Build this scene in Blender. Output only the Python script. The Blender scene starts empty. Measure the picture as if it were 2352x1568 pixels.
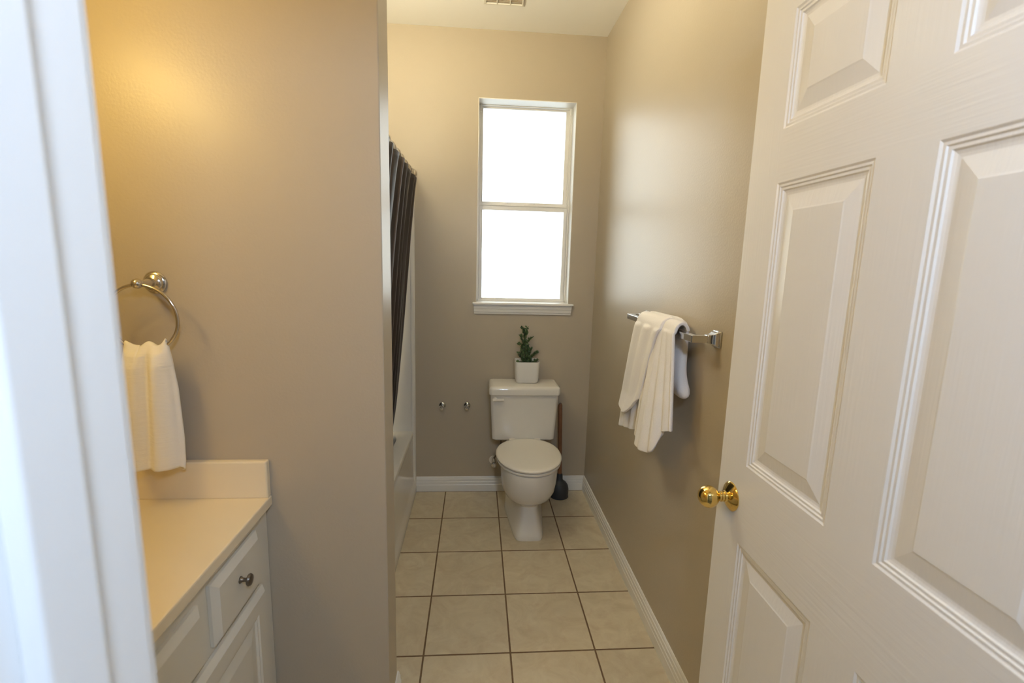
import bpy, bmesh, math, random
from math import sin, cos, pi, sqrt, radians
from mathutils import Vector, Matrix
random.seed(7)
S = bpy.context.scene
COL = S.collection

# ------------------------------------------------------------------ helpers
class MB:
    """Collects shapes, then links them as ONE mesh object."""
    def __init__(s): s.v = []; s.f = []; s.m = []
    def add(s, vs, fs, mi=0):
        n = len(s.v); s.v += [tuple(v) for v in vs]
        s.f += [tuple(i + n for i in f) for f in fs]; s.m += [mi] * len(fs); return s
    def box(s, x0, x1, y0, y1, z0, z1, mi=0):
        v = [(x, y, z) for z in (z0, z1) for y in (y0, y1) for x in (x0, x1)]
        return s.add(v, [(0, 2, 3, 1), (4, 5, 7, 6), (0, 1, 5, 4), (2, 6, 7, 3), (0, 4, 6, 2), (1, 3, 7, 5)], mi)
    def loft(s, rings, cap0=True, cap1=True, closed=True, mi=0):
        n = len(rings[0]); vs = [p for r in rings for p in r]; fs = []
        for i in range(len(rings) - 1):
            for j in range(n if closed else n - 1):
                k = (j + 1) % n
                fs.append((i * n + j, i * n + k, (i + 1) * n + k, (i + 1) * n + j))
        if cap0: fs.append(tuple(reversed(range(n))))
        if cap1: fs.append(tuple((len(rings) - 1) * n + j for j in range(n)))
        return s.add(vs, fs, mi)
    def lathe(s, prof, origin, axis, n=32, mi=0):
        """prof: (radius, distance along the axis)"""
        a = Vector(axis).normalized(); t = Vector((0, 0, 1)) if abs(a.z) < .9 else Vector((1, 0, 0))
        u = a.cross(t).normalized(); w = a.cross(u); o = Vector(origin)
        rings = [[o + a * h + (u * cos(2 * pi * k / n) + w * sin(2 * pi * k / n)) * max(r, 1e-5) for k in range(n)] for r, h in prof]
        return s.loft(rings, True, True, True, mi)
    def tube(s, pts, r, n=12, closed=False, mi=0):
        P = [Vector(p) for p in pts]; N = len(P); rings = []; prev = None
        for i in range(N):
            a = P[(i - 1) % N] if (closed or i > 0) else P[0]; b = P[(i + 1) % N] if (closed or i < N - 1) else P[-1]
            t = (b - a).normalized()
            if prev is None:
                h = Vector((0, 0, 1)) if abs(t.z) < .9 else Vector((1, 0, 0)); u = t.cross(h).normalized()
            else: u = (prev - t * prev.dot(t)).normalized()
            prev = u; w = t.cross(u); rr = r[i] if isinstance(r, (list, tuple)) else r
            rings.append([P[i] + (u * cos(2 * pi * k / n) + w * sin(2 * pi * k / n)) * rr for k in range(n)])
        if closed: rings.append(rings[0])
        return s.loft(rings, not closed, not closed, True, mi)
    def grid(s, fn, nu, nv, mi=0):
        vs = [fn(i / nu, j / nv) for j in range(nv + 1) for i in range(nu + 1)]
        fs = [(j * (nu + 1) + i, j * (nu + 1) + i + 1, (j + 1) * (nu + 1) + i + 1, (j + 1) * (nu + 1) + i) for j in range(nv) for i in range(nu)]
        return s.add(vs, fs, mi)
    def build(s, name, mats, parent=None, smooth=False, bevel=0, seg=2, sub=0, solid=0, weld=True, loc=None, angle=40):
        me = bpy.data.meshes.new(name); me.from_pydata(s.v, [], s.f)
        if not isinstance(mats, (list, tuple)): mats = [mats]
        for m in mats: me.materials.append(m)
        for p, i in zip(me.polygons, s.m): p.material_index = i
        bm = bmesh.new(); bm.from_mesh(me)
        if weld: bmesh.ops.remove_doubles(bm, verts=bm.verts, dist=1e-5)
        bmesh.ops.recalc_face_normals(bm, faces=bm.faces)
        bm.to_mesh(me); bm.free()
        o = bpy.data.objects.new(name, me); COL.objects.link(o)
        if loc is not None:
            me.transform(Matrix.Translation(-Vector(loc))); o.location = loc
        if parent is not None: o.parent = parent; o.matrix_parent_inverse = Matrix.Translation(parent.location).inverted()
        if solid:
            d = o.modifiers.new('solid', 'SOLIDIFY'); d.thickness = solid; d.offset = 0
        if bevel:
            d = o.modifiers.new('bevel', 'BEVEL'); d.width = bevel; d.segments = seg; d.limit_method = 'ANGLE'; d.angle_limit = radians(35)
        if sub:
            d = o.modifiers.new('sub', 'SUBSURF'); d.levels = sub; d.render_levels = sub
        if smooth:
            for p in me.polygons: p.use_smooth = True
            if not sub and not solid:
                d = me.attributes.new('sharp_edge', 'BOOLEAN', 'EDGE')
                bm = bmesh.new(); bm.from_mesh(me)
                bm.edges.ensure_lookup_table()
                vals = [(len(e.link_faces) == 2 and e.calc_face_angle(0) > radians(angle)) for e in bm.edges]
                bm.free()
                d.data.foreach_set('value', vals)
        return o

def tag(o, label=None, cat=None, group=None, kind=None):
    if label: o['label'] = label
    if cat: o['category'] = cat
    if group: o['group'] = group
    if kind: o['kind'] = kind
    return o

def thing(name, loc, label, cat, group=None):
    o = bpy.data.objects.new(name, None); o.empty_display_size = .05; COL.objects.link(o); o.location = loc
    return tag(o, label, cat, group)

def struct(o, label=None, cat=None): return tag(o, label, cat, None, 'structure')

def lin(c):
    return tuple(((x / 255) / 12.92 if x / 255 <= .04045 else ((x / 255 + .055) / 1.055) ** 2.4) for x in c)

def interp(x, xs, ys):
    if x <= xs[0]: return ys[0]
    for i in range(1, len(xs)):
        if x <= xs[i]:
            t = (x - xs[i - 1]) / (xs[i] - xs[i - 1]); return ys[i - 1] + t * (ys[i] - ys[i - 1])
    return ys[-1]

# ------------------------------------------------------------------ materials
def mat(name, col, rough=.5, metal=0, spec=.5, bump=None, var=None, coat=0):
    """bump = (scale, strength, distance, stretch); var = (scale, other colour, amount)"""
    m = bpy.data.materials.new(name); m.use_nodes = True; nt = m.node_tree; b = nt.nodes['Principled BSDF']
    b.inputs['Base Color'].default_value = (*col, 1); b.inputs['Roughness'].default_value = rough
    b.inputs['Metallic'].default_value = metal; b.inputs['Specular IOR Level'].default_value = spec
    if coat: b.inputs['Coat Weight'].default_value = coat; b.inputs['Coat Roughness'].default_value = .08
    tc = nt.nodes.new('ShaderNodeTexCoord')
    if bump:
        mp = nt.nodes.new('ShaderNodeMapping'); mp.inputs['Scale'].default_value = bump[3] if len(bump) > 3 else (1, 1, 1)
        nt.links.new(tc.outputs['Object'], mp.inputs[0])
        n = nt.nodes.new('ShaderNodeTexNoise'); n.inputs['Scale'].default_value = bump[0]; n.inputs['Detail'].default_value = 3
        nt.links.new(mp.outputs[0], n.inputs['Vector'])
        bp = nt.nodes.new('ShaderNodeBump'); bp.inputs['Strength'].default_value = bump[1]; bp.inputs['Distance'].default_value = bump[2]
        nt.links.new(n.outputs['Fac'], bp.inputs['Height']); nt.links.new(bp.outputs[0], b.inputs['Normal'])
    if var:
        n = nt.nodes.new('ShaderNodeTexNoise'); n.inputs['Scale'].default_value = var[0]; n.inputs['Detail'].default_value = 5
        nt.links.new(tc.outputs['Object'], n.inputs['Vector'])
        r = nt.nodes.new('ShaderNodeMapRange'); r.inputs[1].default_value = .35; r.inputs[2].default_value = .65; r.inputs[4].default_value = var[2]
        nt.links.new(n.outputs['Fac'], r.inputs[0])
        mx = nt.nodes.new('ShaderNodeMix'); mx.data_type = 'RGBA'
        mx.inputs['A'].default_value = (*col, 1); mx.inputs['B'].default_value = (*var[1], 1)
        nt.links.new(r.outputs[0], mx.inputs['Factor']); nt.links.new(mx.outputs['Result'], b.inputs['Base Color'])
    return m

def emit(name, col, strength):
    m = bpy.data.materials.new(name); m.use_nodes = True; nt = m.node_tree; nt.nodes.clear()
    e = nt.nodes.new('ShaderNodeEmission'); e.inputs[0].default_value = (*col, 1); e.inputs[1].default_value = strength
    o = nt.nodes.new('ShaderNodeOutputMaterial'); nt.links.new(e.outputs[0], o.inputs[0]); return m

SKY = 5.1
BULB = 61.0
HALL = 182.0
FILL_BULB = 440.0
FILL_BOWL = 25.0
WALLC = (.46, .40, .31)
M = {}
M['wall'] = mat('taupe_satin_wall_paint', WALLC, .37, spec=.38, bump=(140, .28, .0014))
M['ceiling'] = mat('matte_ceiling_paint', (.92, .91, .88), .85, bump=(120, .15, .001))
M['trim'] = mat('white_gloss_trim_paint', (.80, .79, .76), .28, bump=(60, .03, .0005))
M['jamb'] = mat('white_jamb_paint', (.84, .84, .83), .38)
M['door'] = mat('white_door_paint', (.76, .74, .71), .33, bump=(22, .32, .0013, (9, 9, .3)))
M['door_rail'] = mat('white_door_paint_crosswise', (.76, .74, .71), .33, bump=(22, .32, .0013, (9, .3, 9)))
M['vinyl'] = mat('white_window_frame', (.87, .86, .83), .35)
M['reveal'] = mat('white_reveal_paint', (.86, .85, .82), .45)
M['porcelain'] = mat('glazed_porcelain', (.76, .73, .67), .07, spec=.6)
M['seat'] = mat('glossy_seat_plastic', (.80, .76, .68), .10, spec=.6)
M['fiberglass'] = mat('glossy_bath_acrylic', (.74, .72, .67), .10, spec=.5)
M['marble'] = mat('cultured_marble', (.80, .70, .52), .18, spec=.45, var=(3, (.76, .66, .48), .4))
M['cabinet'] = mat('white_cabinet_paint', (.66, .63, .55), .35, bump=(40, .03, .0005))
M['dark'] = mat('dark_gap', (.05, .045, .04), .8)
M['chrome'] = mat('polished_chrome', (.66, .66, .655), .09, 1)
M['nickel'] = mat('brushed_nickel', (.62, .58, .52), .16, 1)
M['pewter'] = mat('dark_pewter', (.22, .19, .16), .28, 1)
M['brass'] = mat('polished_brass', (.83, .60, .20), .07, 1)
M['towel'] = mat('white_terry', (.85, .82, .80), .95, spec=.1, bump=(420, .5, .003))
M['ring_towel'] = mat('white_waffle_cotton', (.86, .83, .77), .95, spec=.1, bump=(60, .35, .004, (.5, .5, 2.2)))
M['pot'] = mat('matte_white_ceramic', (.72, .70, .66), .45)
M['soil'] = mat('dark_potting_soil', (.05, .04, .03), .95, bump=(90, .8, .01))
M['leaf'] = mat('dark_green_leaf', (.035, .075, .028), .5, var=(35, (.085, .14, .045), .8))
M['stem'] = mat('brown_green_stem', (.06, .06, .03), .7)
M['handle'] = mat('reddish_brown_wood', (.22, .10, .045), .45, var=(14, (.16, .07, .03), .6))
M['rubber'] = mat('dark_rubber', (.030, .033, .034), .5)
M['vent'] = mat('vent_plastic', (.80, .77, .70), .5)
M['rod'] = mat('cream_rod', (.74, .68, .55), .3)
M['hall'] = mat('hall_paint', (.36, .34, .31), .8)
M['bulb'] = emit('warm_bulb_glow', (1, .69, .21), BULB)
M['fill_bulb'] = emit('warm_fill_bulb_glow', (1, .90, .64), FILL_BULB)
M['fill_bowl_glow'] = emit('warm_fill_bowl_glow', (1, .90, .64), FILL_BOWL)
M['hallglow'] = emit('cool_globe_glow', (.62, .77, 1), HALL)

def tile_material():
    m = bpy.data.materials.new('beige_ceramic_tile'); m.use_nodes = True; nt = m.node_tree; b = nt.nodes['Principled BSDF']
    N = nt.nodes.new; L = nt.links.new
    tc = N('ShaderNodeTexCoord'); sp = N('ShaderNodeSeparateXYZ'); L(tc.outputs['Object'], sp.inputs[0])
    def math_(op, a, c=None, d=None):
        n = N('ShaderNodeMath'); n.operation = op
        for i, q in enumerate((a, c, d)):
            if q is None: continue
            if isinstance(q, (int, float)): n.inputs[i].default_value = q
            else: L(q, n.inputs[i])
        return n.outputs[0]
    T = .3302; X0 = -.9111; Y0 = -.346
    u = math_('DIVIDE', math_('SUBTRACT', sp.outputs[0], X0), T); v = math_('DIVIDE', math_('SUBTRACT', sp.outputs[1], Y0), T)
    du = math_('ABSOLUTE', math_('SUBTRACT', u, math_('ROUND', u))); dv = math_('ABSOLUTE', math_('SUBTRACT', v, math_('ROUND', v)))
    d = math_('MINIMUM', du, dv)
    wob = N('ShaderNodeTexNoise'); wob.inputs['Scale'].default_value = 60; L(tc.outputs['Object'], wob.inputs['Vector'])
    d = math_('ADD', d, math_('MULTIPLY', math_('SUBTRACT', wob.outputs['Fac'], .5), .004))
    mr = N('ShaderNodeMapRange'); mr.inputs[1].default_value = .0075; mr.inputs[2].default_value = .0125; L(d, mr.inputs[0])
    cell = N('ShaderNodeCombineXYZ'); L(math_('FLOOR', u), cell.inputs[0]); L(math_('FLOOR', v), cell.inputs[1])
    wn = N('ShaderNodeTexWhiteNoise'); L(cell.outputs[0], wn.inputs['Vector'])
    off = N('ShaderNodeVectorMath'); off.operation = 'MULTIPLY_ADD'; off.inputs[1].default_value = (7, 7, 7)
    L(wn.outputs['Color'], off.inputs[0]); L(tc.outputs['Object'], off.inputs[2])
    n1 = N('ShaderNodeTexNoise'); n1.inputs['Scale'].default_value = 9; n1.inputs['Detail'].default_value = 8; n1.inputs['Roughness'].default_value = .65
    n1.inputs['Distortion'].default_value = 1.2
    L(off.outputs[0], n1.inputs['Vector'])
    cr = N('ShaderNodeValToRGB'); e = cr.color_ramp.elements
    e[0].position = .3; e[0].color = (.53, .44, .30, 1); e[1].position = .7; e[1].color = (.66, .58, .42, 1)
    L(n1.outputs['Fac'], cr.inputs[0])
    n2 = N('ShaderNodeTexNoise'); n2.inputs['Scale'].default_value = 26; n2.inputs['Detail'].default_value = 6; L(off.outputs[0], n2.inputs['Vector'])
    mk = N('ShaderNodeMapRange'); mk.inputs[1].default_value = .55; mk.inputs[2].default_value = .75; mk.inputs[4].default_value = .4; L(n2.outputs['Fac'], mk.inputs[0])
    mx0 = N('ShaderNodeMix'); mx0.data_type = 'RGBA'; L(mk.outputs[0], mx0.inputs['Factor']); L(cr.outputs[0], mx0.inputs['A']); mx0.inputs['B'].default_value = (.50, .37, .25, 1)
    hv = N('ShaderNodeHueSaturation'); L(mx0.outputs['Result'], hv.inputs['Color'])
    L(math_('MULTIPLY_ADD', wn.outputs['Value'], .10, .95), hv.inputs['Value'])
    mx = N('ShaderNodeMix'); mx.data_type = 'RGBA'; L(mr.outputs[0], mx.inputs['Factor']); mx.inputs['A'].default_value = (.155, .095, .05, 1); L(hv.outputs[0], mx.inputs['B'])
    L(mx.outputs['Result'], b.inputs['Base Color'])
    rg = N('ShaderNodeMapRange'); rg.inputs[3].default_value = .85; rg.inputs[4].default_value = .38; L(mr.outputs[0], rg.inputs[0]); L(rg.outputs[0], b.inputs['Roughness'])
    bp = N('ShaderNodeBump'); bp.inputs['Strength'].default_value = .5; bp.inputs['Distance'].default_value = .003; L(mr.outputs[0], bp.inputs['Height']); L(bp.outputs[0], b.inputs['Normal'])
    return m
M['tile'] = tile_material()

def curtain_material():
    m = bpy.data.materials.new('dark_striped_curtain_fabric'); m.use_nodes = True; nt = m.node_tree; b = nt.nodes['Principled BSDF']
    uv = nt.nodes.new('ShaderNodeAttribute'); uv.attribute_name = 'arc'
    mp = nt.nodes.new('ShaderNodeMapping'); mp.inputs['Scale'].default_value = (26, .25, 1); nt.links.new(uv.outputs['Vector'], mp.inputs[0])
    n = nt.nodes.new('ShaderNodeTexNoise'); n.inputs['Scale'].default_value = 1; n.inputs['Detail'].default_value = 4; nt.links.new(mp.outputs[0], n.inputs['Vector'])
    cr = nt.nodes.new('ShaderNodeValToRGB'); e = cr.color_ramp.elements
    e[0].position = .46; e[0].color = (.016, .011, .010, 1); e[1].position = .66; e[1].color = (.085, .06, .05, 1)
    k = cr.color_ramp.elements.new(.56); k.color = (.022, .014, .012, 1)
    nt.links.new(n.outputs['Fac'], cr.inputs[0]); nt.links.new(cr.outputs[0], b.inputs['Base Color'])
    b.inputs['Roughness'].default_value = .45; b.inputs['Sheen Weight'].default_value = .1
    return m
M['curtain'] = curtain_material()

def glass_material():
    m = bpy.data.materials.new('clear_window_glass'); m.use_nodes = True; nt = m.node_tree; nt.nodes.clear()
    t = nt.nodes.new('ShaderNodeBsdfTransparent'); t.inputs[0].default_value = (.96, .98, .97, 1)
    g = nt.nodes.new('ShaderNodeBsdfGlossy'); g.inputs['Roughness'].default_value = .02
    f = nt.nodes.new('ShaderNodeFresnel'); f.inputs[0].default_value = 1.45
    mx = nt.nodes.new('ShaderNodeMixShader'); o = nt.nodes.new('ShaderNodeOutputMaterial')
    nt.links.new(f.outputs[0], mx.inputs[0]); nt.links.new(t.outputs[0], mx.inputs[1]); nt.links.new(g.outputs[0], mx.inputs[2]); nt.links.new(mx.outputs[0], o.inputs[0])
    return m
M['glass'] = glass_material()

# ------------------------------------------------------------------ room shell
H = 2.7686
XL = -1.86                     # left wall behind tub and vanity
PX = -.980; PY1 = -1.645; PY2 = -1.515   # partition end face, near and far face
WX0, WX1, WZ0, WZ1 = -.732, -.159, 1.2327, 2.4084
DY0, DY1 = -2.81, -2.69        # doorway wall
JL, JR, DH = -.919, -.098, 2.05
W = M['wall']
struct(MB().box(-1.99, .12, -2.75, .14, -.06, 0).build('floor', M['tile']), 'beige ceramic tile floor with dark brown grout', 'floor')
struct(MB().box(-1.99, .12, -2.81, .14, H, H + .08).build('ceiling', M['ceiling']), 'plain off-white bathroom ceiling', 'ceiling')
b = MB(); b.box(-1.99, WX0, 0, .19, 0, H); b.box(WX1, .12, 0, .19, 0, H); b.box(WX0, WX1, 0, .19, 0, WZ0 - .0125); b.box(WX0, WX1, 0, .19, WZ1, H)
struct(b.build('wall_back', W), 'taupe back wall around the window', 'wall')
struct(MB().box(0, .12, -2.81, 0, 0, H).build('wall_right', W), 'taupe right wall carrying the towel bar', 'wall')
struct(MB().box(-1.99, XL, -2.81, 0, 0, H).build('wall_left', W), 'taupe left wall behind vanity and bathtub', 'wall')
struct(MB().box(XL, PX, PY1, PY2, 0, H).build('wall_partition', W, bevel=.003), 'taupe partition wall between vanity and bathtub', 'wall')
b = MB(); b.box(XL, JL - .02, DY0, DY1, 0, H); b.box(JR + .02, 0, DY0, DY1, 0, H); b.box(JL - .02, JR + .02, DY0, DY1, DH + .02, H)
struct(b.build('wall_front', W), 'wall with the doorway the camera looks through', 'wall')
# hallway behind the camera
HW = M['hall']
struct(MB().box(-2.2, 1.2, -4.6, -2.75, -.06, 0).build('floor', mat('hall_carpet', (.20, .17, .14), .95)))
struct(MB().box(-2.2, 1.2, -4.7, -2.81, 2.44, 2.5).build('ceiling', M['hall']))
struct(MB().box(-2.2, 1.2, -4.7, -4.6, 0, 2.44).build('wall_hall_back', HW))
struct(MB().box(-2.3, -2.2, -4.6, -2.81, 0, 2.44).build('wall_hall_left', HW))
struct(MB().box(1.2, 1.3, -4.6, -2.81, 0, 2.44).build('wall_hall_right', HW))
b = MB(); b.box(-2.2, -1.99, -2.81, -2.75, 0, 2.44); b.box(.12, 1.2, -2.81, -2.75, 0, 2.44)
struct(b.build('wall_hall_front', HW))

# baseboards: profile (out from wall, height)
BP = [(0, 0), (.014, 0), (.014, .044), (.0125, .047), (.0125, .064), (.0105, .067), (.0100, .082), (.0075, .085), (.0065, .093), (.0035, .098), (0, .098)]
def baseboard(name, a, c, n, label):
    """run from a to c (x,y), n = direction out of the wall"""
    m = MB(); rings = [[(p[0] + n[0] * t, p[1] + n[1] * t, z) for t, z in BP] for p in (a, c)]
    m.loft(rings); return struct(m.build(name, M['trim']), label, 'baseboard')
baseboard('baseboard_back', (-1.10, 0), (0, 0), (0, -1), 'white moulded baseboard under the window wall')
baseboard('baseboard_right', (0, 0), (0, DY1), (-1, 0), 'white moulded baseboard along the right wall')
baseboard('baseboard_partition', (PX, PY2 + .012), (PX, PY1 - .012), (1, 0), 'short white baseboard on the partition end')
# door jamb, stop and casing
b = MB()
for xj, sg in ((JL, 1), (JR, -1)):
    b.box(min(xj, xj - sg * .02), max(xj, xj - sg * .02), DY0 - .002, DY1, 0, DH)
    b.box(min(xj, xj + sg * .011), max(xj, xj + sg * .011), -2.765, -2.7335, 0, DH - .011)
b.box(JL - .02, JR + .02, DY0 - .002, DY1, DH, DH + .02); b.box(JL, JR, -2.765, -2.7335, DH - .011, DH)
struct(b.build('trim_1', M['jamb'], bevel=.002), 'white door jamb with stop strip at the left edge', 'door jamb')
def casing(name, y, sg, label):
    m = MB()
    for xj, s2 in ((JL, -1), (JR, 1)):
        w = .057 if s2 < 0 else .05
        prof = [(0, 0), (0, .010), (.006, .013), (w * .5, .012), (w * .6, .016), (w, .017), (w, 0)]
        rings = [[(xj + s2 * (.006 + t), y + sg * h, z) for t, h in prof] for z in (0, DH + .006)]
        m.loft(rings)
    prof = [(0, 0), (0, .010), (.006, .013), (.028, .012), (.034, .016), (.057, .017), (.057, 0)]
    m.loft([[(x, y + sg * h, DH + .006 + t) for t, h in prof] for x in (JL - .063, JR + .056)])
    return struct(m.build(name, M['jamb']), label, 'casing')
casing('trim_2', DY1, 1, 'white door casing on the bathroom side')
casing('trim_3', DY0, -1, 'white door casing on the hall side')

# ------------------------------------------------------------------ window
win = MB()
fy0, fy1 = .106, .180
win.box(WX0, WX0 + .012, fy0, fy1, WZ0, WZ1); win.box(WX1 - .010, WX1, fy0, fy1, WZ0, WZ1)
win.box(WX0, WX1, fy0, fy1, WZ1 - .008, WZ1); win.box(WX0, WX1, fy0, fy1, WZ0, WZ0 + .012)
win.box(WX0 + .012, WX0 + .016, fy0 + .006, fy1, WZ0, WZ1); win.box(WX1 - .016, WX1 - .010, fy0 + .008, fy1, WZ0, WZ1)
window = struct(win.build('window_1', M['vinyl'], bevel=.0015), 'white two-sash window, blown out by daylight', 'window')
# white liner around the opening
b = MB(); t = .004
b.box(WX1 - t, WX1, -.0005, fy0, WZ0, WZ1); b.box(WX0, WX0 + t, -.0005, fy0, WZ0, WZ1); b.box(WX0, WX1, -.0005, fy0, WZ1 - t, WZ1)
b.build('reveal_lining', M['reveal'], window)
def sash(x0, x1, z0, z1, y0, y1, st, tp, bt, name):
    m = MB(); m.box(x0, x0 + st[0], y0, y1, z0, z1); m.box(x1 - st[1], x1, y0, y1, z0, z1); m.box(x0 + st[0], x1 - st[1], y0, y1, z1 - tp, z1); m.box(x0 + st[0], x1 - st[1], y0, y1, z0, z0 + bt)
    s = m.build(name, M['vinyl'], window, bevel=.002)
    MB().box(x0 + st[0] - .003, x1 - st[1] + .003, (y0 + y1) / 2 - .002, (y0 + y1) / 2 + .002, z0 + bt - .003, z1 - tp + .003).build('glass_pane', M['glass'], s)
    return s
sash(WX0 + .012, WX1 - .012, 1.800, WZ1 - .006, .134, .158, (.017, .0255), .0095, .049, 'upper_sash')
lo = sash(WX0 + .0145, WX1 - .0135, WZ0 + .008, 1.822, .108, .131, (.0175, .019), .0255, .013, 'lower_sash')
b = MB(); b.box(WX0 + .016, WX1 - .014, .104, .133, 1.8225, 1.829); b.build('meeting_rail', M['vinyl'], window, bevel=.0015)
for x in (-.560, -.392):
    m = MB(); m.box(x - .024, x + .024, .110, .131, 1.8285, 1.834); m.lathe([(.0001, 0), (.010, 0), (.010, .007), (.006, .010)], (x + .006, .121, 1.8335), (0, 0, 1), 16)
    m.box(x - .020, x + .006, .112, .119, 1.834, 1.840)
    m.build('sash_lock', M['vinyl'], window, bevel=.0012)
for x0, x1 in ((WX0 + .020, WX0 + .070), (WX1 - .085, WX1 - .020)):
    MB().box(x0, x1, .112, .130, 1.829, 1.834).build('tilt_latch', M['vinyl'], window, bevel=.001)
for x in (WX0 + .014, WX1 - .016):
    MB().box(x - .004, x + .006, .098, .108, WZ1 - .045, WZ1 - .008).build('balance_clip', M['vinyl'], window, bevel=.0015)
b = MB(); b.box(-.753, -.131, -.032, 0, 1.2205, 1.2340); b.box(WX0, WX1, 0, fy0 + .004, 1.2205, 1.2340)
b.build('window_sill', M['reveal'], window, bevel=.003)
# apron moulding under the sill, mitred ends
pr = [(0, 1.2200), (.024, 1.2200), (.024, 1.215), (.020, 1.214), (.018, 1.196), (.015, 1.193), (.013, 1.176), (.009, 1.172), (.008, 1.163), (0, 1.163)]
x0, x1 = -.743, -.143
b = MB(); b.loft([[(x0 - .004 * (z - 1.163) / .06, -t, z) for t, z in pr], [(x1 + .004 * (z - 1.163) / .06, -t, z) for t, z in pr]])
b.build('window_apron', M['trim'], window)

# ------------------------------------------------------------------ door (open against the right wall)
DXF = -.134; DW = .795; DT = .035; LY = -1.897; DZ0, DZ1 = .012, 2.043
yaw = radians(-.6)
def dpt(u, z, h=0):     # u from latch edge to hinge edge, h = depth below hall-side face
    return (DXF + h + u * sin(yaw), LY - u, z)
us = [0, .105, .348, .450, .691, DW]; zs = [DZ0, .245, .868, 1.050, 1.646, 1.748, 1.965, DZ1]
b = MB()
PROF = [(0, 0), (.0035, .0022), (.0078, .0020), (.0100, .0040), (.0145, .0038), (.0168, .0060), (.0210, .0072), (.0255, .0076), (.0540, .0026), (.0570, .0016)]
for i in range(5):
    for j in range(7):
        u0, u1, z0, z1 = us[i], us[i + 1], zs[j], zs[j + 1]
        if i in (1, 3) and j in (1, 3, 5):
            loops = [[dpt(u0 + d, z0 + d, h), dpt(u1 - d, z0 + d, h), dpt(u1 - d, z1 - d, h), dpt(u0 + d, z1 - d, h)] for d, h in PROF]
            b.loft(loops, False, True, True, 0)
        else:
            rail = (j in (0, 2, 4, 6)) and i in (1, 2, 3)
            b.add([dpt(u0, z0), dpt(u1, z0), dpt(u1, z1), dpt(u0, z1)], [(0, 1, 2, 3)], 1 if rail else 0)
# edges and back
o4 = [dpt(0, DZ0), dpt(DW, DZ0), dpt(DW, DZ1), dpt(0, DZ1)]; i4 = [dpt(0, DZ0, DT), dpt(DW, DZ0, DT), dpt(DW, DZ1, DT), dpt(0, DZ1, DT)]
b.add(o4 + i4, [(0, 4, 5, 1), (1, 5, 6, 2), (2, 6, 7, 3), (3, 7, 4, 0), (4, 7, 6, 5)])
door = struct(b.build('door_1', [M['door'], M['door_rail']], weld=True), 'white six-panel door standing open on the right', 'door')
# knob: rosette + neck + ball
ko = Vector(dpt(.060, .957)); ka = (-1, 0, 0)
kn = MB().lathe([(.0001, 0), (.0335, 0), (.0335, .0025), (.0315, .0045), (.0255, .0085), (.0175, .0125), (.0130, .0150), (.0125, .019), (.0001, .019)], ko, ka, 40).build('knob_rosette', M['brass'], door, smooth=True)
MB().lathe([(.0001, .017), (.0105, .017), (.0105, .023), (.0122, .0235), (.0122, .0265), (.0105, .027), (.0105, .034), (.0001, .034)], ko, ka, 28).build('knob_neck', M['brass'], kn, smooth=True)
pr = [(.0001, .031), (.011, .0315)]
for k in range(1, 15):
    a = pi * k / 16 + .35
    if a > pi: break
    pr.append((.0255 * sin(a), .055 - .0235 * cos(a)))
pr.append((.0001, .0785))
MB().lathe(pr, ko, ka, 40).build('knob_ball', M['brass'], kn, smooth=True)
MB().lathe([(.0001, 0), (.0022, 0), (.0022, .002), (.0001, .002)], ko + Vector((-.0075, -.018, -.013)), ka, 10).build('rosette_screw', M['pewter'], kn)
b = MB(); b.box(DXF + .006, DXF + .029, LY + .0005, LY + .0016, .928, .986); b.build('latch_plate', M['brass'], door)
for z in (.25, 1.03, 1.82):
    m = MB(); hx, hy, _ = dpt(DW, z); m.lathe([(.006, -.045), (.006, .045)], (DXF + DT + .006, hy - .004 + .012, z), (0, 0, 1), 12); m.box(DXF + .008, DXF + DT + .004, hy - .003, hy - .0005, z - .044, z + .044)
    m.build('hinge', M['brass'], door)

# ------------------------------------------------------------------ bathtub with surround
TX = -1.105
tub = thing('bathtub', (-1.48, -.76, 0), 'glossy off-white bathtub with wall surround beside the tiled floor', 'bathtub')
b = MB()
# apron with foot flange, profile in x-z swept along y
ap = [(TX + .006, 0), (TX + .008, .035), (TX + .004, .055), (TX - .004, .075), (TX - .010, .10), (TX - .014, .36), (TX - .012, .385), (TX - .010, .398), (TX - .014, .408), (TX - .024, .412), (TX - .09, .410), (TX - .09, 0)]
b.loft([[(x, y, z) for x, z in ap] for y in (PY2 + .002, -.002)])
b.build('tub_apron', M['fiberglass'], tub, smooth=True)
b = MB()
def rr(x0, x1, y0, y1, r, z, n=8):
    out = []
    for cx, cy, a0 in ((x1 - r, y1 - r, 0), (x0 + r, y1 - r, pi / 2), (x0 + r, y0 + r, pi), (x1 - r, y0 + r, 1.5 * pi)):
        for k in range(n + 1):
            a = a0 + pi / 2 * k / n; out.append((cx + r * cos(a), cy + r * sin(a), z))
    return out
b.loft([rr(XL + .002, TX - .088, PY2 + .002, -.002, .004, .409), rr(XL + .06, TX - .092, PY2 + .07, -.07, .10, .410), rr(XL + .075, TX - .100, PY2 + .085, -.085, .11, .395),
        rr(XL + .10, TX - .125, PY2 + .12, -.14, .12, .12), rr(XL + .16, TX - .17, PY2 + .18, -.20, .12, .07)], False, True)
b.build('tub_basin', M['fiberglass'], tub, smooth=True)
def surround_panel(pts, name):
    b = MB(); b.loft([[(x, y, z) for x, y in pts] for z in (.405, 1.82, 1.832)], True, True)
    return b.build(name, M['fiberglass'], tub, bevel=.004)
b = MB(); b.box(XL + .002, TX - .020, -.022, -.001, .405, 1.825)
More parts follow.
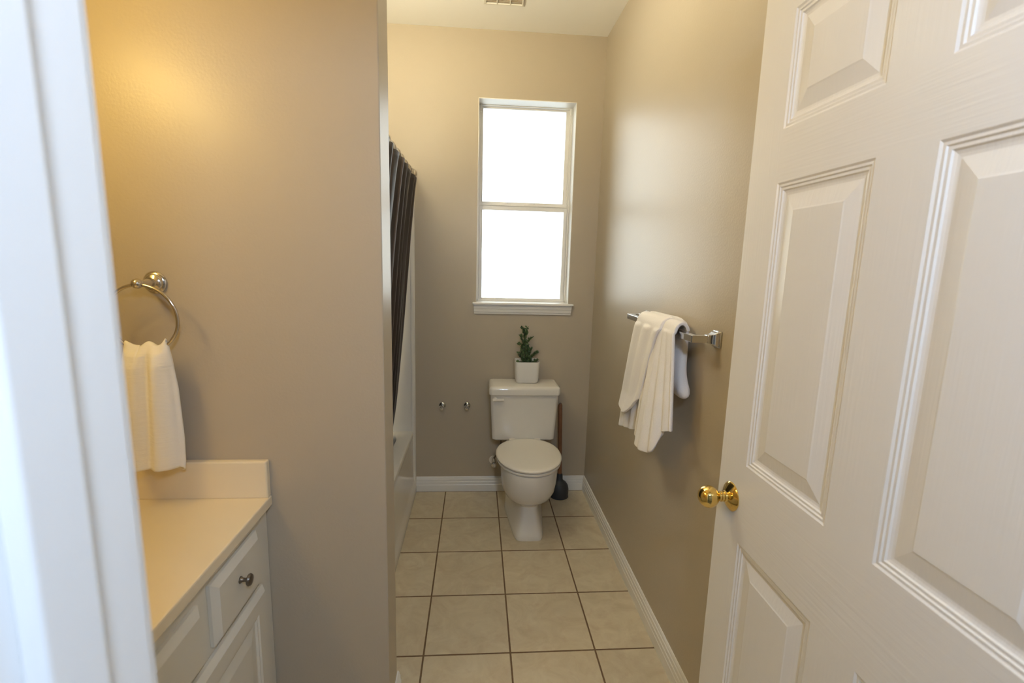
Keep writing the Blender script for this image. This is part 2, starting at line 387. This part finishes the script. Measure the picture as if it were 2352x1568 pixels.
# rounded front leg of the surround down to the floor
leg = [(TX - .022, -.001), (TX + .004, -.001), (TX + .004, -.010), (TX - .002, -.020), (TX - .012, -.026), (TX - .022, -.024)]
b.loft([[(x, y, z) for x, y in leg] for z in (.0, 1.825)])
b.build('surround_back_panel', M['fiberglass'], tub, bevel=.004)
MB().box(XL + .001, XL + .022, PY2 + .022, -.022, .405, 1.825).build('surround_side_panel', M['fiberglass'], tub, bevel=.004)
b = MB(); b.box(XL + .002, TX - .015, PY2 + .001, PY2 + .022, .405, 1.825)
b.build('surround_front_panel', M['fiberglass'], tub, bevel=.004)

# ------------------------------------------------------------------ curtain rod, rings, curtain
RX, RZ = -1.112, 1.976
rod = thing('curtain_rod', (RX, -.76, RZ), 'cream curtain rod running from the partition to back wall above bathtub', 'curtain rod')
MB().tube([(RX, PY2 + .001, RZ), (RX, -.001, RZ)], .0125, 16).build('rod', M['rod'], rod, smooth=True)
for y, s in ((-.0005, -1), (PY2 + .0005, 1)):
    MB().lathe([(.0001, 0), (.026, 0), (.027, .006), (.022, .013), (.0145, .016), (.0145, .024), (.0001, .024)], (RX, y, RZ), (0, s, 0), 24).build('rod_flange', M['nickel'], rod, smooth=True)
cur = thing('shower_curtain', (RX, -.7, RZ), 'dark brown striped shower curtain gathered on the rod, tucked into bathtub', 'curtain')
EZ = [.30, .457, .53, .68, .95, 1.21, 1.47, 1.67, 1.84, 1.95]; EY = [-.115, -.107, -.084, -.062, -.060, -.045, -.038, -.040, -.036, -.034]
def cxz(z): return interp(z, [.3, .42, .6, 1.0, 1.6, 1.84, 1.95], [-1.25, -1.238, -1.215, -1.175, -1.124, -1.100, -1.088])
NP = 11
def cfn(u, v):
    z = 1.948 - v * 1.62
    y1 = interp(z, EZ, EY); y0 = -1.46
    amp = interp(z, [.3, 1.5, 1.85, 1.95], [.017, .020, .024, .027])
    y = y1 + (y0 - y1) * u
    ph = u * NP * 2 * pi + .5 * sin(v * 3 + u * 9) * (1 - v * .3)
    x = cxz(z) - .014 * min(1, u * 9) + amp * sin(ph) * (0.12 + .88 * min(1, u * 9)) - .004 * sin(ph * 2.3 + v * 5)
    if z > 1.90: z -= .022 * (z - 1.90) / .048 * (.5 + .5 * cos(u * NP * 2 * pi))
    return (x, y, z)
b = MB().grid(cfn, 260, 60)
co = b.build('curtain_fabric', M['curtain'], cur, smooth=True, solid=.0025, weld=False)
at = co.data.attributes.new('arc', 'FLOAT_VECTOR', 'POINT'); n = len(co.data.vertices)
vals = []
for j in range(61):
    for i in range(261): vals += [i / 260 * 2.2, j / 60 * 1.6, 0]
at.data.foreach_set('vector', vals)
ring_me = None
for k in range(NP):
    y = interp(1.94, EZ, EY) - .022 - k * (1.40 / NP)
    if ring_me is None:
        p = [(.0255 * cos(a) * .75, .006 * sin(a), -.016 + .033 * sin(a)) for a in [2 * pi * q / 28 for q in range(28)]]
        r0 = MB().tube([(0 + q[0], q[1], q[2]) for q in p], .0022, 8, True).build('curtain_ring', M['pewter'], cur, smooth=True)
        ring_me = r0.data; ro = r0
    else:
        ro = r0.copy(); COL.objects.link(ro); ro.parent = cur
    ro.matrix_parent_inverse = Matrix.Translation(cur.location).inverted()
    ro.location = (RX, y, RZ); ro.rotation_euler = (0, 0, radians(12 * ((k % 3) - 1)))

# ------------------------------------------------------------------ toilet
TCX = -.428
toi = thing('toilet', (TCX, -.35, 0), 'white two-piece toilet with closed lid under the window', 'toilet')
def sq(cx, cy, hx, hy, e, z, n=48, fx=None):
    out = []
    for k in range(n):
        a = 2 * pi * k / n; c, s_ = cos(a), sin(a)
        x = hx * math.copysign(abs(c) ** (2 / e), c); y = hy * math.copysign(abs(s_) ** (2 / e), s_)
        out.append((cx + x, cy + y, z))
    return out
def egg(z, yf, yb, hwf, hwb, e, n=56):
    """outline: yf front (negative), yb back, half widths front/back, exponent"""
    cy = (yf + yb) / 2; hy = (yb - yf) / 2; out = []
    for k in range(n):
        a = 2 * pi * k / n; c, s_ = cos(a), sin(a)
        yy = math.copysign(abs(s_) ** (2 / e), s_); xx = math.copysign(abs(c) ** (2 / e), c)
        t = (yy + 1) / 2; hw = hwf + (hwb - hwf) * t
        out.append((TCX + xx * hw, cy + yy * hy, z))
    return out
b = MB()
lv = [(0, -.594, -.19, .075, .120, 7), (.010, -.596, -.19, .077, .122, 7), (.03, -.590, -.19, .072, .121, 7), (.06, -.573, -.185, .0640, .120, 6.5), (.10, -.551, -.18, .0545, .118, 6), (.140, -.536, -.175, .0485, .114, 5.4),
      (.165, -.533, -.17, .0510, .110, 4.6), (.178, -.542, -.165, .0680, .110, 3.7), (.190, -.562, -.163, .092, .112, 3.0), (.206, -.594, -.16, .121, .116, 2.55), (.23, -.625, -.155, .146, .119, 2.35), (.265, -.650, -.15, .164, .122, 2.25),
      (.31, -.664, -.14, .175, .124, 2.15), (.355, -.671, -.13, .180, .125, 2.1), (.385, -.673, -.125, .182, .124, 2.1), (.397, -.671, -.127, .180, .122, 2.1), (.400, -.664, -.132, .173, .115, 2.1)]
b.loft([egg(*l) for l in lv])
b.build('bowl', M['porcelain'], toi, smooth=True)
# seat ring and lid
def seat_outline(z, g, e=2.15):
    out = []; n = 64; yf, yb = -.678 - g, -.215 + g * .3; cy = -.432
    for k in range(n):
        a = 2 * pi * k / n; c, s_ = cos(a), sin(a)
        if s_ < 0: y = cy + (cy - yf) * math.copysign(abs(s_) ** (2 / 2.05), s_); x = (.181 + g) * math.copysign(abs(c) ** (2 / 2.05), c)
        else: y = cy + (yb - cy) * abs(s_) ** (2 / 2.6); x = (.181 + g) * math.copysign(abs(c) ** (2 / 2.3), c); x *= 1 - .06 * s_
        out.append((TCX + x, y, z))
    return out
b = MB(); b.loft([seat_outline(.4025, -.008), seat_outline(.405, -.003), seat_outline(.412, -.002), seat_outline(.4165, -.006), seat_outline(.4168, -.012)]); b.build('seat', M['seat'], toi, smooth=True)
b = MB(); b.loft([seat_outline(.4205, -.012), seat_outline(.4208, -.004), seat_outline(.423, 0), seat_outline(.430, .001), seat_outline(.4345, -.002), seat_outline(.4372, -.009), seat_outline(.4385, -.03), seat_outline(.4395, -.08)]); b.build('lid', M['seat'], toi, smooth=True)
for s in (-1, 1):
    MB().box(TCX + s * .075 - .02, TCX + s * .075 + .02, -.225, -.196, .400, .436).build('hinge', M['seat'], toi, bevel=.005)
# tank
TKX = -.436
b = MB(); tk = []
for z, hx, y0, y1 in ((.422, .180, -.205, -.030), (.430, .188, -.213, -.026), (.50, .192, -.218, -.025), (.60, .198, -.223, -.025), (.712, .2035, -.228, -.025)):
    tk.append(rr(TKX - hx, TKX + hx, y0, y1, .022, z))
b.loft(tk); b.build('tank', M['porcelain'], toi, smooth=True)
b = MB(); tl = []
for z, g, r in ((.708, -.004, .02), (.712, 0, .024), (.742, .0, .024), (.752, -.003, .022), (.758, -.010, .018), (.7605, -.022, .012)):
    tl.append(rr(TKX - .2115 - g, TKX + .2115 + g, -.242 - g, -.018 + g, r, z))
b.loft(tl); b.build('tank_lid', M['porcelain'], toi, smooth=True)
m = MB(); m.lathe([(.014, 0), (.014, .010), (.009, .014), (.0001, .014)], (-.612, -.2265, .683), (0, -1, 0), 16)
m.loft([[(x, y, z) for y, z in ((-.249, .676 - .0 ), (-.249, .690), (-.237, .690), (-.237, .676))] for x in (-.628, -.600, -.560)])
m.build('flush_lever', M['seat'], toi, bevel=.003)
m = MB(); m.box(TKX - .10, TKX + .10, -.19, -.045, .395, .424); m.build('tank_gasket', M['porcelain'], toi, bevel=.01)

# supply valve
sv = thing('supply_valve', (-.598, -.001, .21), 'small water shut-off valve on the wall left of toilet', 'valve')
MB().lathe([(.0001, 0), (.030, 0), (.028, .005), (.012, .009), (.0001, .009)], (-.604, -.0005, .21), (0, -1, 0), 24).build('escutcheon', M['seat'], sv, smooth=True)
m = MB(); m.tube([(-.604, -.009, .21), (-.604, -.055, .21)], .008); m.lathe([(.011, -.016), (.012, .012), (.009, .03), (.008, .034)], (-.604, -.052, .21), (0, 0, 1), 16)
m.build('valve_body', M['chrome'], sv, smooth=True)
m = MB(); m.lathe([(.006, 0), (.017, .003), (.017, .012), (.008, .015)], (-.604, -.064, .206), (0, -1, 0), 16); m.build('valve_handle', M['chrome'], sv, smooth=True)
pts = []
for t in range(17):
    q = t / 16; pts.append((-.604 + .035 * q + .018 * sin(q * pi), -.052 - .045 * q - .015 * sin(q * pi), .242 + .182 * q))
m = MB(); m.tube(pts, .0055, 10); m.lathe([(.012, 0), (.012, .020)], (-.569, -.097, .402), (0, 0, 1), 8); m.build('supply_hose', M['pewter'], sv, smooth=True)

# toilet paper posts
def tp_post(x, label):
    t = thing('paper_holder_post', (x, 0, .577), label, 'paper holder', 'chrome paper holder posts')
    MB().lathe([(.0001, .0005), (.0215, .0005), (.0215, .003), (.0190, .006), (.009, .010), (.0001, .009)], (x, 0, .577), (0, -1, 0), 24).build('mount_plate', M['chrome'], t, smooth=True)
    MB().lathe([(.0001, .006), (.0070, .006), (.0070, .030), (.0095, .034), (.0130, .040), (.0138, .048), (.0110, .055), (.0001, .058)], (x, 0, .577), (0, -1, -.12), 24).build('post', M['chrome'], t, smooth=True)
tp_post(-.935, 'small round chrome wall post without a roll, the one nearer the bathtub')
tp_post(-.779, 'small round chrome wall post without a roll, the one nearer the toilet')

# plunger
pl = thing('plunger', (-.182, -.092, 0), 'plunger with brown wooden handle and dark rubber cup behind toilet', 'plunger')
pc = (-.182, -.092, 0)
MB().lathe([(.0001, .004), (.045, .004), (.058, .001), (.061, .004), (.059, .012), (.060, .030), (.060, .055), (.055, .078), (.042, .097), (.026, .108), (.020, .118), (.018, .150), (.015, .156), (.0001, .156)], pc, (0, 0, 1), 36).build('rubber_cup', M['rubber'], pl, smooth=True)
MB().tube([(-.182, -.092, .150), (-.190, -.088, .40), (-.1965, -.085, .606), (-.1968, -.085, .618)], [.0125, .0125, .0125, .007], 16).build('handle', M['handle'], pl, smooth=True)

# potted plant on the tank
px, py, pz = -.4175, -.0975, .7612
pp = thing('potted_plant', (px, py, pz), 'small green leafy plant in white square pot on the toilet tank', 'plant')
b = MB()
outer = [(.0, .058, .020), (.003, .0640, .024), (.010, .0682, .026), (.03, .0695, .025), (.128, .0735, .020), (.131, .0725, .019)]
rings = [rr(px - h, px + h, py - h * .92, py + h * .92, r, pz + z, 6) for z, h, r in outer]
rings += [rr(px - h, px + h, py - h * .92, py + h * .92, r, pz + z, 6) for z, h, r in ((.131, .0690, .014), (.12, .0675, .014), (.09, .065, .014))]
b.loft(rings, True, True); b.build('pot', M['pot'], pp, smooth=True)
b = MB(); b.loft([rr(px - .0665, px + .0665, py - .061, py + .061, .014, pz + z, 6) for z in (.10, .112)]); b.build('soil', M['soil'], pp)
stems = [[(-.4300, .868), (-.4300, .95), (-.4330, 1.03), (-.4390, 1.085)], [(-.428, .94), (-.448, .985), (-.474, .992)], [(-.431, .98), (-.451, 1.02), (-.462, 1.045)],
         [(-.431, .985), (-.412, 1.015), (-.390, 1.034)], [(-.430, 1.04), (-.424, 1.06), (-.418, 1.092)], [(-.433, 1.05), (-.446, 1.075), (-.452, 1.092)],
         [(-.426, .88), (-.405, .925), (-.392, .965)], [(-.408, .90), (-.378, .930), (-.357, .948)], [(-.432, .88), (-.452, .91), (-.470, .938)],
         [(-.436, .872), (-.456, .88), (-.474, .887)], [(-.415, .872), (-.385, .88), (-.358, .897)], [(-.420, .875), (-.412, .93), (-.415, .985)], [(-.440, .87), (-.446, .93), (-.450, .975)],
         [(-.405, .868), (-.398, .885), (-.402, .915)]]
sb = MB(); lb = MB()
def leaf(p, d, L, w):
    d = d.normalized(); up = Vector((random.uniform(-.5, .5), random.uniform(-1, .2), random.uniform(.3, 1))); sd = d.cross(up).normalized(); nn = sd.cross(d)
    P = [p, p + d * L * .35 + sd * w - nn * .001, p + d * L * .75 + sd * w * .8, p + d * L + nn * -.002, p + d * L * .75 - sd * w * .8, p + d * L * .35 - sd * w - nn * .001, p + d * L * .5 + nn * .0015]
    lb.add(P, [(0, 1, 6), (1, 2, 6), (2, 3, 6), (3, 4, 6), (4, 5, 6), (5, 0, 6)])
for si, st in enumerate(stems):
    yo = py + (random.uniform(-.03, .03) if si else 0)
    P = [Vector((x, py + (yo - py) * (k / (len(st) - 1)), z)) for k, (x, z) in enumerate(st)]
    Q = []
    for k in range(len(P) - 1):
        for q in range(8): Q.append(P[k].lerp(P[k + 1], q / 8))
    Q.append(P[-1]); sb.tube(Q, [.0022 - .0012 * k / len(Q) for k in range(len(Q))], 6)
    total = sum((P[k + 1] - P[k]).length for k in range(len(P) - 1)); nl = int(total / .0023)
    for k in range(nl):
        q = (k + random.random()) / nl
        if q < .15 and si == 0: pass
        i = min(int(q * (len(Q) - 1)), len(Q) - 2); p = Q[i].lerp(Q[i + 1], random.random()); t = (Q[i + 1] - Q[i]).normalized()
        a = random.uniform(0, 2 * pi); r = Vector((cos(a), sin(a) * .8, random.uniform(-.1, .5)))
        leaf(p, r + t * .7, random.uniform(.012, .019), random.uniform(.0052, .0080))
sb.build('stems', M['stem'], pp, weld=False); lb.build('foliage', M['leaf'], pp, weld=False)

# ------------------------------------------------------------------ towel bar + towel on right wall
bz, bx = 1.2655, -.076; by0, by1 = -.958, -1.582
tb = thing('towel_bar', (0, (by0 + by1) / 2, bz), 'square chrome towel bar with flared mounts on the right wall', 'towel bar')
def sqring(x, y, z, hy, hz): return [(x, y - hy, z - hz), (x, y + hy, z - hz), (x, y + hy, z + hz), (x, y - hy, z + hz)]
MB().box(bx - .0105, bx + .0105, by1, by0, bz - .0105, bz + .0105).build('bar', M['chrome'], tb, bevel=.0015)
for y, s in ((by0 - .0095, 1), (by1 + .0095, -1)):
    m = MB(); m.box(bx - .0107, -.02, y - .0107, y + .0107, bz - .0107, bz + .0107); m.build('arm', M['chrome'], tb, bevel=.0015)
    m = MB(); m.loft([sqring(x, y, bz, h, h * 1.05) for x, h in ((-.0005, .0240), (-.006, .0240), (-.0065, .0215), (-.012, .0205), (-.016, .0175), (-.022, .0140), (-.030, .0120), (-.038, .0118), (-.039, .0100))])
    m.build('mount', M['chrome'], tb, smooth=True, angle=25, bevel=.0012)

def towel_point(y_top, y_bot, z_bot, xf, b_, half=False):
    pass
b = MB()
A = [0, .10, .22, .36, .46, .52, .62, .74, .82, .845, .88, .94, 1.0]
YB = [-1.002, -1.05, -1.12, -1.19, -1.225, -1.25, -1.31, -1.385, -1.435, -1.447, -1.46, -1.485, -1.512]
ZB = [.797, .806, .822, .838, .838, .822, .818, .826, .850, .905, .930, .942, .950]
XO = [0, -.010, .002, .004, -.006, -.022, -.036, -.034, -.020, -.008, -.004, -.006, -.002]
def front_pleat(a, t):
    return -(.010 * (.5 + .5 * sin(a * 31 + .6)) + .006 * sin(a * 57)) * (.25 + .75 * t)
def main(u, v):
    a = u; yt = -1.140 - .345 * a
    yb = interp(a, A, YB); zb = interp(a, A, ZB)
    R = .020
    if v < .20:      # over the bar
        q = v / .20; an = pi * (q * .92 + .08)
        return (bx + R * cos(an) + .004 * (1 - q), yt, bz + (R + .012 + .004 * sin(a * 9)) * sin(an))
    q = (v - .20) / .80
    y = yt + (yb - yt) * (q ** .9); z = bz + (zb - bz) * q
    x = bx - R - .004 + interp(a, A, XO) * q + front_pleat(a, q) + .010 * q
    return (x, y, z)
b.grid(main, 90, 90)
# thick back layer hanging behind the bar, rounded folds
BZ = [1.300, 1.275, 1.24, 1.20, 1.16, 1.12, 1.095, 1.075, 1.058, 1.052]
BY = [-1.425, -1.428, -1.434, -1.437, -1.436, -1.442, -1.462, -1.482, -1.470, -1.440]
BT = [.010, .017, .019, .019, .020, .021, .021, .019, .012, .005]
rings = []
for z, yr, th in zip(BZ, BY, BT):
    yl = -1.10; cy = (yl + yr) / 2; hy = (yl - yr) / 2; rg = []
    for k in range(64):
        an = 2 * pi * k / 64; c, s_ = cos(an), sin(an)
        yy = cy + hy * math.copysign(abs(c) ** .35, c); xx = -.041 - th * .0 + th * math.copysign(abs(s_) ** .7, s_) * (1 + .16 * sin(yy * 60 + z * 8))
        rg.append((min(xx, -.012), yy, z + .010 * sin(yy * 22)))
    rings.append(rg)
b.loft(rings)
def flap(u, v):
    a = u
    yt = -1.155 - .235 * a; yb = -1.012 - .235 * a; zb = interp(a, [0, .35, .6, 1], [.905, .882, .90, .985])
    R = .031
    if v < .22:
        an = pi * (.15 + .85 * v / .22)
        return (bx + R * cos(an), yt, bz + (R + .006) * sin(an))
    q = (v - .22) / .78
    bow = .030 * sin(pi * q) * (1 - a) * 0
    y = yt + (yb - yt) * q ** .85 + bow; z = bz + (zb - bz) * q
    x = bx - R - .004 + .004 * q - .008 * sin(a * pi) * (.4 + q) - .005 * sin(a * 15) - (.016 * max(0, q - .8) / .2 * sin(a * pi))
    return (x, y, z)
b.grid(flap, 50, 60)
hb = b.build('hand_towel', M['towel'], smooth=True, solid=.011, sub=1, weld=False)
tag(hb, 'white terry hand towel folded over the chrome bar on right wall', 'towel', 'white hand towels')

# ------------------------------------------------------------------ towel ring + towel on partition
rcx, rcz, rr_, ry = -1.556, 1.317, .083, -1.712
tr = thing('towel_ring', (rcx, PY1, 1.402), 'round nickel towel ring on the partition wall above vanity', 'towel ring')
MB().lathe([(.0001, .0005), (.0285, .0005), (.0290, .004), (.0270, .007), (.0230, .009), (.0225, .012), (.0190, .015), (.0120, .018), (.0105, .022), (.0001, .022)], (rcx, PY1, 1.403), (0, -1, 0), 36).build('mount_plate', M['nickel'], tr, smooth=True)
MB().lathe([(.0001, .018), (.0100, .018), (.0122, .024), (.0105, .029), (.0115, .033), (.0085, .042), (.0070, .054), (.0075, .058), (.0108, .062), (.0125, .068), (.0112, .075), (.006, .080), (.0001, .081)], (rcx, PY1, 1.403), (0, -1, 0), 32).build('post', M['nickel'], tr, smooth=True)
MB().tube([(rcx + rr_ * sin(a), ry + .010 * (1 - cos(a)) * .5, rcz + rr_ * cos(a)) for a in [2 * pi * k / 72 for k in range(72)]], .0042, 12, True).build('ring', M['nickel'], tr, smooth=True)

b = MB()
def ring_towel(layer):
    """layer 0 front sheet, 1 back sheet"""
    def fn(u, v):
        a = u * 2 - 1
        z0 = 1.238 + rr_ * (1 - sqrt(max(0, 1 - (a * (.62 if a > 0 else .42)) ** 2)))
        zb = .930 if layer == 0 else .914
        hw = interp(v, [0, .12, .38, .74, .93, 1], [.049, .055, .061, .065, .063, .060]); x = rcx + a * hw
        z = z0 + (zb - z0) * v
        sp = interp(v, [0, .05, .15, .5, 1], [.0, .011, .018, .023, .026])
        yc = ry + .009
        pl_ = (.008 * sin(a * 4.3 + 1.2 + v * .6) + .004 * sin(a * 9 + v * 2)) * min(1, v * 4 + .35)
        edge = (1 - abs(a) ** 4)
        if layer == 0: y = yc - (.010 + sp) * (.25 + .75 * edge) + pl_ * edge
        else: y = yc + (.006 + sp * .55) * (.25 + .75 * edge) + pl_ * .3 * edge
        z += .008 * sin(a * 5.5 + .8) * (1 if a > -.3 else .3) * max(0, 1 - v * 6)
        return (x, y, z)
    return fn
f0, f1 = ring_towel(0), ring_towel(1)
b.grid(f0, 60, 60); b.grid(f1, 60, 60)
# top fold joining both sheets over the ring
def topfold(u, v):
    p = Vector(f0(u, 0)); q = Vector(f1(u, 0)); r = p.lerp(q, v); r.z += .010 * sin(pi * v); return r
b.grid(topfold, 60, 8)
# side folds closing the bundle
for su in (0, 1):
    b.grid(lambda u, v, su=su: Vector(f0(su, v)).lerp(Vector(f1(su, v)), u) + Vector(((.006 if su else -.006) * sin(pi * u) * min(1, v * 3), 0, 0)), 6, 60)
ht = b.build('hand_towel', M['ring_towel'], smooth=True, solid=.005)
tag(ht, 'white waffle hand towel hanging from the nickel ring over the vanity', 'towel', 'white hand towels')

# ------------------------------------------------------------------ vanity
VX = -1.315; VY0 = PY1 - .003; VY1 = -2.685
van = thing('vanity_cabinet', (-1.58, -2.17, 0), 'white bathroom vanity cabinet at lower left below cream countertop', 'cabinet')
b = MB(); b.box(XL + .002, VX - .02, VY1, VY0, .10, .784); b.box(XL + .002, VX - .085, VY1, VY0, 0, .10); b.build('carcass', M['cabinet'], van)
b = MB(); b.box(VX - .0195, VX, VY1, VY0, .10, .7845)
b.build('face_frame', M['cabinet'], van)
def slab(y0, y1, z0, z1, name, bev=.016, raised=False):
    m = MB(); xs = [(0, 0), (0, .008), (bev, .020)]
    loops = [[(VX + .0005 + h, y0 + d, z0 + d), (VX + .0005 + h, y1 - d, z0 + d), (VX + .0005 + h, y1 - d, z1 - d), (VX + .0005 + h, y0 + d, z1 - d)] for d, h in xs]
    if raised:
        for d, h in ((.052, .020), (.056, .0165), (.060, .0165), (.064, .012), (.070, .012), (.100, .0185)):
            loops.append([(VX + .0005 + h, y0 + d, z0 + d), (VX + .0005 + h, y1 - d, z0 + d), (VX + .0005 + h, y1 - d, z1 - d), (VX + .0005 + h, y0 + d, z1 - d)])
    m.loft(loops, True, True); return m.build(name, M['cabinet'], van)
def cab_knob(parent, y, z):
    MB().lathe([(.0001, 0), (.0085, 0), (.0085, .002), (.0055, .005), (.0045, .012), (.006, .016), (.0135, .019), (.0150, .022), (.0130, .026), (.006, .0285), (.0001, .029)], (VX + .0205, y, z), (1, 0, 0), 28).build('knob', M['pewter'], parent, smooth=True)
d1 = slab(-1.957, -1.733, .606, .758, 'drawer'); cab_knob(d1, -1.851, .697)
slab(-2.64, -2.004, .606, .748, 'false_drawer_front')
dr = slab(-2.165, -1.716, .115, .588, 'cabinet_door', .012, True); cab_knob(dr, -2.125, .50)
dr2 = slab(-2.64, -2.172, .115, .588, 'cabinet_door', .012, True); cab_knob(dr2, -2.212, .50)

ct = thing('countertop', (-1.58, -2.17, .785), 'cream cultured marble countertop with side splash on white vanity', 'countertop')
CZ = .815; CXF = -1.296
b = MB(); b.box(XL + .001, CXF, VY1, PY1 - .001, .785, CZ); b.build('slab', M['marble'], ct, bevel=.004)
b = MB(); b.box(XL + .02, CXF - .002, PY1 - .023, PY1 - .001, CZ - .001, .9215); b.build('side_splash', M['marble'], ct, bevel=.004)
b = MB(); b.box(XL + .001, XL + .021, VY1, PY1 - .024, CZ - .001, .9215); b.build('backsplash', M['marble'], ct, bevel=.004)

# ------------------------------------------------------------------ ceiling vent
vx0, vx1, vy0, vy1 = -.712, -.514, -.500, -.288
cv = thing('ceiling_vent', ((vx0 + vx1) / 2, (vy0 + vy1) / 2, H), 'square white louvered exhaust vent on the ceiling', 'vent')
b = MB(); z0, z1 = H - .010, H - .0005
b.box(vx0, vx1, vy0, vy0 + .012, z0, z1); b.box(vx0, vx1, vy1 - .007, vy1, z0, z1); b.box(vx0, vx0 + .012, vy0, vy1, z0, z1); b.box(vx1 - .007, vx1, vy0, vy1, z0, z1)
for q in (1 / 3, 2 / 3):
    x = vx0 + (vx1 - vx0) * q; b.box(x - .003, x + .003, vy0, vy1, z0, z1)
b.build('grille_frame', M['vent'], cv, bevel=.002)
b = MB()
for k in range(15):
    y = vy0 + .014 + k * .0128
    b.add([(x, y + dy, z) for x in (vx0 + .01, vx1 - .006) for dy, z in ((0, H - .009), (.0065, H - .003), (.0080, H - .003), (.0015, H - .009))], [(0, 1, 5, 4), (1, 2, 6, 5), (2, 3, 7, 6), (3, 0, 4, 7), (0, 3, 2, 1), (4, 5, 6, 7)])
b.build('louvers', M['vent'], cv)
MB().box(vx0 + .01, vx1 - .006, vy0 + .01, vy1 - .006, H - .0022, H - .0008).build('backing', mat('vent_shadow_tan', (.40, .30, .18), .8), cv)

# ------------------------------------------------------------------ lamps
vl = thing('vanity_light', (XL, -2.24, 2.02), 'warm globe light bar high on the wall above the vanity', 'lamp')
MB().box(XL + .001, XL + .02, -2.52, -1.96, 1.965, 2.075).build('back_plate', M['chrome'], vl, bevel=.004)
for y in (-2.07, -2.24, -2.41):
    s = MB().lathe([(.022, .018), (.030, .020), (.028, .045), (.020, .05)], (XL, y, 2.02), (1, 0, 0), 20).build('socket', M['chrome'], vl, smooth=True)
    MB().lathe([(.0001, 0)] + [(.047 * sin(pi * k / 12), .047 - .047 * cos(pi * k / 12)) for k in range(1, 12)] + [(.0001, .094)], (XL + .048, y, 2.02), (1, 0, 0), 20).build('bulb', M['bulb'], vl, smooth=True)
hl = thing('hall_light', (-.57, -3.26, 2.44), 'cool white globe lamp hanging in the hallway behind the camera', 'lamp')
MB().lathe([(.0001, 0), (.06, 0), (.055, .02), (.01, .025), (.01, .28), (.03, .285), (.03, .312), (.0001, .312)], (-.57, -3.26, 2.4395), (0, 0, -1), 20).build('canopy', M['chrome'], hl, smooth=True)
R = .085
MB().lathe([(.0001, 0)] + [(R * sin(pi * k / 12), R - R * cos(pi * k / 12)) for k in range(1, 12)] + [(.0001, 2 * R)], (-.57, -3.26, 2.10), (0, 0, -1), 24).build('globe', M['hallglow'], hl, smooth=True)

lx, ly, lz = -1.22, -1.35, 2.30  # added out-of-view bowl lamp, shaped to brighten the ceiling and upper walls
dl = thing('added_fill_light', (lx, ly, H), 'added unseen bowl lamp above bathtub, brightening ceiling and upper walls', 'lamp')
MB().lathe([(.0001, .0005), (.065, .0005), (.062, .015), (.010, .022), (.007, .03), (.007, H - lz + .075), (.0001, H - lz + .075)], (lx, ly, H), (0, 0, -1), 28).build('fill_light_stem', M['nickel'], dl, smooth=True)
MB().lathe([(.0001, -.085), (.06, -.080), (.115, -.058), (.150, -.020), (.162, .005), (.158, .006), (.146, -.018), (.112, -.052), (.058, -.074), (.0001, -.079)], (lx, ly, lz - .008), (0, 0, 1), 40).build('fill_light_bowl', M['fill_bowl_glow'], dl, smooth=True)
R = .036
for k in range(3):
    a = 2 * pi * k / 3 + .5; c = (lx + .055 * cos(a), ly + .055 * sin(a), lz + R)
    MB().lathe([(.0001, 0)] + [(R * sin(pi * q / 12), R - R * cos(pi * q / 12)) for q in range(1, 12)] + [(.0001, 2 * R)], c, (0, 0, -1), 20).build('bulb', M['fill_bulb'], dl, smooth=True)

# ------------------------------------------------------------------ daylight
w = bpy.data.worlds.new('daylight'); S.world = w; w.use_nodes = True
bg = w.node_tree.nodes['Background']; bg.inputs[0].default_value = (.93, .98, 1, 1); bg.inputs[1].default_value = SKY
pd = bpy.data.lights.new('window_daylight_portal', 'AREA'); pd.shape = 'RECTANGLE'; pd.size = .56; pd.size_y = 1.16; pd.cycles.is_portal = True
po = bpy.data.objects.new('window_daylight_portal', pd); COL.objects.link(po); po.location = (-.4455, .195, 1.82); po.rotation_euler = (radians(-90), 0, 0)

# ------------------------------------------------------------------ camera
cd = bpy.data.cameras.new('camera'); cam = bpy.data.objects.new('camera', cd); COL.objects.link(cam); S.camera = cam
C0 = (-.72964, -2.95623, 1.47689)
Rm = ((.9970750, .0751908, -.0137027), (-.0719588, .9839616, .1632224), (.0257557, -.1617589, .9864941))
mx = Matrix(((Rm[0][0], Rm[0][2], -Rm[0][1], C0[0]), (Rm[1][0], Rm[1][2], -Rm[1][1], C0[1]), (Rm[2][0], Rm[2][2], -Rm[2][1], C0[2]), (0, 0, 0, 1)))
cam.matrix_world = mx
cd.sensor_fit = 'HORIZONTAL'; cd.sensor_width = 36; cd.lens = 1102.85 / 2352 * 36; cd.clip_start = .01
cd.dof.use_dof = True; cd.dof.focus_distance = 1.9; cd.dof.aperture_fstop = 4.5

S.view_settings.view_transform = 'Standard'; S.view_settings.look = 'None'; S.view_settings.gamma = 1; S.view_settings.exposure = 0
S.cycles.max_bounces = 10; S.cycles.diffuse_bounces = 6; S.cycles.caustics_reflective = False; S.cycles.caustics_refractive = False
